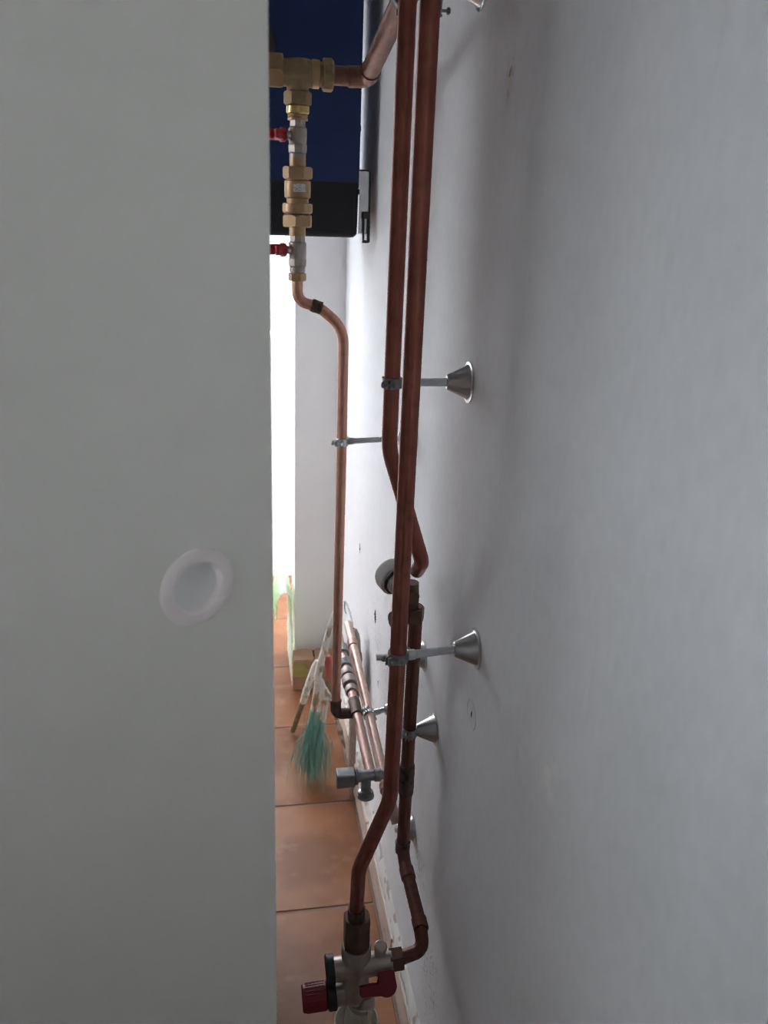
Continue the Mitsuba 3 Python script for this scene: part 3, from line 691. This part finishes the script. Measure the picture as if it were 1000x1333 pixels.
# red lever on the front: a hub on the right with a flat arm to the left
from shapely.geometry import Polygon, Point
from shapely.ops import unary_union
lev = unary_union([Point(0.0, 0.0).buffer(0.0155, 24), Polygon([(-0.012, 0.019), (0.0135, 0.021), (0.0155, 0.0), (-0.012, -0.004)]), Polygon([(-0.043, 0.006), (-0.043, -0.0085), (-0.006, -0.012), (-0.004, 0.0045), (-0.020, 0.0065)])]).buffer(-0.0015).buffer(0.0015)
lm = extrude(lev, 0.010)
lm = tm(mf(lm).translate([0, 0, 0]))
F_ = np.eye(4); fz = np.array([0.06, -0.86, 0.5]); fz /= np.linalg.norm(fz); fx = np.array([1, 0.05, 0.03]); fx -= (fx @ fz) * fz; fx /= np.linalg.norm(fx)
F_[:3, 0], F_[:3, 1], F_[:3, 2], F_[:3, 3] = fx, np.cross(fz, fx), fz, np.array([-0.1045, 0.972, 0.4225])
lm.apply_transform(F_)
part(sv, 'lever', lm, 'dark_red_plastic', label='red lever', smooth=25)
part(sv, 'lever_stem', put(lathe([(0.0080, 0), (0.0080, 0.030)], 20), np.array([-0.1045, 0.972, 0.4225]) - fz * 0.028, fz), 'nickel')
dfun = part(sv, 'tundish', put(ringmesh([(0.0165, 0.0), (0.0195, 0.0), (0.0300, 0.022), (0.0360, 0.028), (0.0365, 0.048), (0.0340, 0.048), (0.0330, 0.031), (0.0270, 0.025)], 40), (-0.1450, 1.0, 0.2720)), 'cream_plastic', label='cream drain funnel')
for a in (0.6, 2.2, 3.6, 5.2):
    part(dfun, 'strut', put(rbox((-0.0030, -0.0020, 0), (0.0030, 0.0020, 0.064), 0.001), (-0.1400 + 0.0265 * math.cos(a), 1.0 + 0.0265 * math.sin(a), 0.300), (0, 0, 1), (math.cos(a), math.sin(a), 0)), 'cream_plastic')
part(dfun, 'drain_pipe', put(lathe([(0.0185, 0), (0.0185, 0.275)], 32), (-0.1450, 1.0, 0.0)), 'cream_plastic')

# ------------------------------------------------------------------ clutter on the floor by the pier
cb = thing('cardboard_box', 'small open cardboard box with a green print against the far pier', 'box')
x0, x1, y0, y1, h = -0.1490, -0.0150, 2.505, 2.575, 0.112
part(cb, 'tray', cat(box((x0, y0, 0.001), (x1, y0 + 0.004, h)), box((x0, y1 - 0.004, 0.001), (x1, y1, h)), box((x0, y0, 0.001), (x0 + 0.004, y1, h)), box((x1 - 0.004, y0, 0.001), (x1, y1, h)), box((x0, y0, 0.001), (x1, y1, 0.004))), 'cardboard', smooth=False)
gp = extrude([(0.002, 0.052), (0.050, 0.052), (0.052, 0.072), (0.044, 0.094), (0.030, 0.106), (0.002, 0.110)], 0.0006)
part(cb, 'print', put(gp, (x0, y0 - 0.0004, 0), (0, -1, 0), (1, 0, 0)), 'green_print', label='olive green printed panel', smooth=False)
for dx, w in ((0.002, 0.070), (0.074, 0.058)):
    fl = extrude([(0, 0), (w, 0), (w - 0.003, 0.060), (w * 0.5, 0.064), (0.003, 0.058)], 0.003)
    part(cb, 'flap', put(fl, (x0 + dx, y0 + 0.003, h + 0.0005 * (dx > 0.01)), (0, -0.10, 1), (1, 0, 0)), 'cardboard', label='folded top flap', smooth=False)

# plastic sack sheet standing in the opening
pth = path([(-0.150, 0.002), (-0.147, 0.17), (-0.151, 0.325), (-0.168, 0.345), (-0.190, 0.335), (-0.206, 0.240)], 0)
pth = np.array([np.interp(np.linspace(0, 1, 40), np.linspace(0, 1, len(pth)), pth[:, i]) for i in range(2)]).T
nv = 26
outer, inner = [], []
nrm = np.gradient(pth, axis=0); nrm /= np.linalg.norm(nrm, axis=1, keepdims=True); nrm = np.c_[-nrm[:, 1], nrm[:, 0]]
grid = []
for i, (q, n_) in enumerate(zip(pth, nrm)):
    for j in range(nv):
        y = 2.535 + 0.24 * j / (nv - 1) + 0.025 * (i / 40.0)
        w = meshkit.fbm(np.array([q[0] * 30, y * 22, q[1] * 20]), 3, 2) - 0.5
        w2 = meshkit.noise(np.array([q[0] * 70, y * 60, q[1] * 55]), 4) - 0.5
        p = q + n_ * (0.016 * w + 0.007 * w2) * min(1.0, i / 6.0)
        grid.append((p[0], y, max(p[1], 0.002), n_))
V = [(g[0] + g[3][0] * 0.0012, g[1], max(0.001, g[2] + g[3][1] * 0.0012)) for g in grid] + [(g[0] - g[3][0] * 0.0012, g[1], max(0.001, g[2] - g[3][1] * 0.0012)) for g in grid]
N = len(grid); F = []
ix = lambda i, j: i * nv + j
for i in range(39):
    for j in range(nv - 1):
        a, b, c, d_ = ix(i, j), ix(i, j + 1), ix(i + 1, j + 1), ix(i + 1, j)
        F += [(a, b, c), (a, c, d_), (N + a, N + c, N + b), (N + a, N + d_, N + c)]
rim = [ix(0, j) for j in range(nv)] + [ix(i, nv - 1) for i in range(1, 40)] + [ix(39, j) for j in range(nv - 2, -1, -1)] + [ix(i, 0) for i in range(38, 0, -1)]
for a, b in zip(rim, rim[1:] + rim[:1]): F += [(a, N + a, N + b), (a, N + b, b)]
sk_ = trimesh.Trimesh(V, F, process=False); trimesh.repair.fix_normals(sk_)
add('plastic_sheet', sk_, 'green_film', label='crumpled pale green plastic sack standing in the bright opening', category='plastic sack', smooth=True)


def limb(pts, radii, n=18, wob=0.0, seed=1):
    m = sweep(pts, radii, n)
    if wob:
        v = np.array(m.vertices); nr = np.array(m.vertex_normals)
        v += nr * (meshkit.fbm(v * 60, 3, seed) - 0.5)[:, None] * wob * 2
        m = trimesh.Trimesh(v, m.faces, process=False)
    return m


def dense(pts, k=24, r0=1.0, r1=None):
    P = path(pts, 0.02); s = np.linspace(0, 1, k)
    return np.array([at_path(P, t)[0] for t in s])


# whitewash brush: long caked handle leaning on the wall, head, three clumps, teal bristles
wb = thing('whitewash_brush', 'old brush caked in white paint with teal bristles on the floor', 'brush')
hp = dense([(-0.0500, 2.060, 0.560), (-0.0756, 2.05, 0.4951), (-0.1120, 2.05, 0.320)], 30)
part(wb, 'handle', limb(hp, np.interp(np.linspace(0, 1, 30), [0, 0.3, 1], [0.0050, 0.0075, 0.0115]), 18, 0.0022, 2), 'caked_paint', smooth=60)
hd = dense([(-0.1120, 2.05, 0.325), (-0.0980, 2.045, 0.290), (-0.0760, 2.04, 0.252)], 20)
part(wb, 'head', limb(hd, np.interp(np.linspace(0, 1, 20), [0, 0.2, 1], [0.010, 0.015, 0.0125]), 18, 0.004, 3), 'caked_paint', smooth=60)
for i, (a, b, c_) in enumerate((((-0.1130, 2.05, 0.300), (-0.1270, 2.045, 0.200), (-0.1420, 2.045, 0.040)), ((-0.0970, 2.045, 0.285), (-0.1110, 2.035, 0.200), (-0.1340, 2.02, 0.030)), ((-0.0830, 2.04, 0.266), (-0.0985, 2.03, 0.165), (-0.1250, 2.00, 0.030)))):
    P = dense([a, b], 18)
    part(wb, 'caked_strand', limb(P, np.interp(np.linspace(0, 1, 18), [0, 0.5, 1], [0.0065, 0.0066, 0.0058]), 14, 0.002, 5 + i), 'caked_paint', smooth=60)
    P = dense([np.array(a) * 0.25 + np.array(b) * 0.75, b, c_], 24)
    part(wb, 'bristle_clump', limb(P, np.interp(np.linspace(0, 1, 24), [0, 0.35, 0.8, 1], [0.0070, 0.0098, 0.0110, 0.006]), 14, 0.004, 9 + i), 'teal_bristle', smooth=60)
hairs = []
rg = np.random.default_rng(3)
for i in range(260):
    t = rg.random()
    base = np.array([-0.118, 2.035, 0.165]) + rg.normal(0, 1, 3) * [0.012, 0.010, 0.025]
    ang = rg.normal(0, 1); tip = np.array([-0.128 + 0.026 * ang, 2.03 + rg.normal(-0.015, 0.03), abs(rg.normal(0.018, 0.020)) + 0.002])
    midp = (base + tip) / 2 + np.array([0.011 * ang, -0.004, 0.008])
    hairs.append(sweep(np.array([base, midp * 0.9 + base * 0.1, tip]), [0.00075, 0.0007, 0.0004], 3))
part(wb, 'loose_bristles', cat(*hairs), 'teal_bristle', kind='stuff', smooth=False)

tp = dense([(-0.1000, 2.150, 0.318), (-0.1120, 2.15, 0.290), (-0.1328, 2.155, 0.2125), (-0.1660, 2.255, 0.012)], 40)
sk2 = thing('mallet_handle', 'short brown stick with a paint caked top, leaning left of the brush', 'stick')
part(sk2, 'grip', limb(tp[:20], np.interp(np.linspace(0, 1, 20), [0, 0.3, 0.8, 1], [0.009, 0.0105, 0.0115, 0.010]), 18, 0.003, 21), 'caked_paint', label='caked whitish upper end', smooth=60)
part(sk2, 'shaft', limb(tp[18:], 0.0088, 16, 0.0008, 22), 'aged_wood', smooth=60)

sp = thing('spatula', 'red handled spatula with a narrow stained blade behind the S bend pipe', 'spatula')
part(sp, 'grip', limb(dense([(-0.0805, 2.060, 0.386), (-0.0720, 2.085, 0.300)], 16), np.interp(np.linspace(0, 1, 16), [0, 0.15, 0.6, 1], [0.006, 0.0125, 0.0115, 0.007]), 18), 'red_vinyl', label='red grip', smooth=60)
part(sp, 'shank', limb(dense([(-0.0720, 2.085, 0.305), (-0.0590, 2.110, 0.190), (-0.0450, 2.13, 0.130)], 16), np.interp(np.linspace(0, 1, 16), [0, 0.5, 0.8, 1], [0.0055, 0.0065, 0.0065, 0.0050]), 14), 'aged_wood', smooth=60)
bl_ = extrude([(-0.0045, 0), (0.0045, 0), (0.0095, 0.045), (0.0080, 0.100), (0.0015, 0.133), (-0.0075, 0.095), (-0.0090, 0.045)], 0.0014)
by = np.array([0.0300, 0.022, -0.1285]); by /= np.linalg.norm(by)
bx_ = np.array([0.9, -0.35, 0.15]); bx_ -= (bx_ @ by) * by
part(sp, 'blade', put(bl_, (-0.0455, 2.130, 0.134), np.cross(bx_, by), bx_), 'caked_paint', label='white stained blade', smooth=False)

ho = thing('corrugated_hose', 'short ribbed tan hose standing under the dark elbow', 'hose')
prof = [(0.0080, 0.0), (0.0080, 0.33)]
for i in range(26):
    z = 0.335 + i * 0.0062
    prof += [(0.0088, z), (0.0108, z + 0.002), (0.0108, z + 0.0035), (0.0088, z + 0.0055)]
part(ho, 'ribbed_sleeve', put(lathe(prof[2:], 24), (-0.0255, 1.930, -0.215)), 'tan_hose')
part(ho, 'lower_tube', put(lathe([(0.0075, 0), (0.0082, 0.125)], 20), (-0.0255, 1.930, 0.0)), 'tan_hose')

bg = thing('canvas_bag', 'grey brown cloth bag hooked on the wall behind the level pipes', 'bag')
bp = trimesh.creation.icosphere(4, 1.0)
v = np.array(bp.vertices); v = v * [0.016, 0.075, 0.105]
v[:, 1] *= np.interp(v[:, 2], [-0.105, 0, 0.105], [1.1, 1.0, 0.35])
v += (meshkit.fbm(v * 40, 3, 6) - 0.5)[:, None] * np.array([0.010, 0.012, 0.006])
v += [-0.026, 1.925, 0.435]
part(bg, 'pouch', trimesh.Trimesh(v, bp.faces, process=False), 'grey_canvas', smooth=True)
hk = path([(-0.030, 1.935, 0.525), (-0.030, 2.005, 0.542), (-0.034, 2.045, 0.552), (-0.036, 2.075, 0.545), (-0.036, 2.078, 0.522), (-0.034, 2.060, 0.515)], 0.010)
part(bg, 'hook', sweep(hk, 0.0022, 12), 'dull_steel', label='bent wire hook')
part(bg, 'toggle', rbox((-0.036, 1.925, 0.518), (-0.024, 1.948, 0.532), 0.004), 'black_plastic', label='dark toggle')
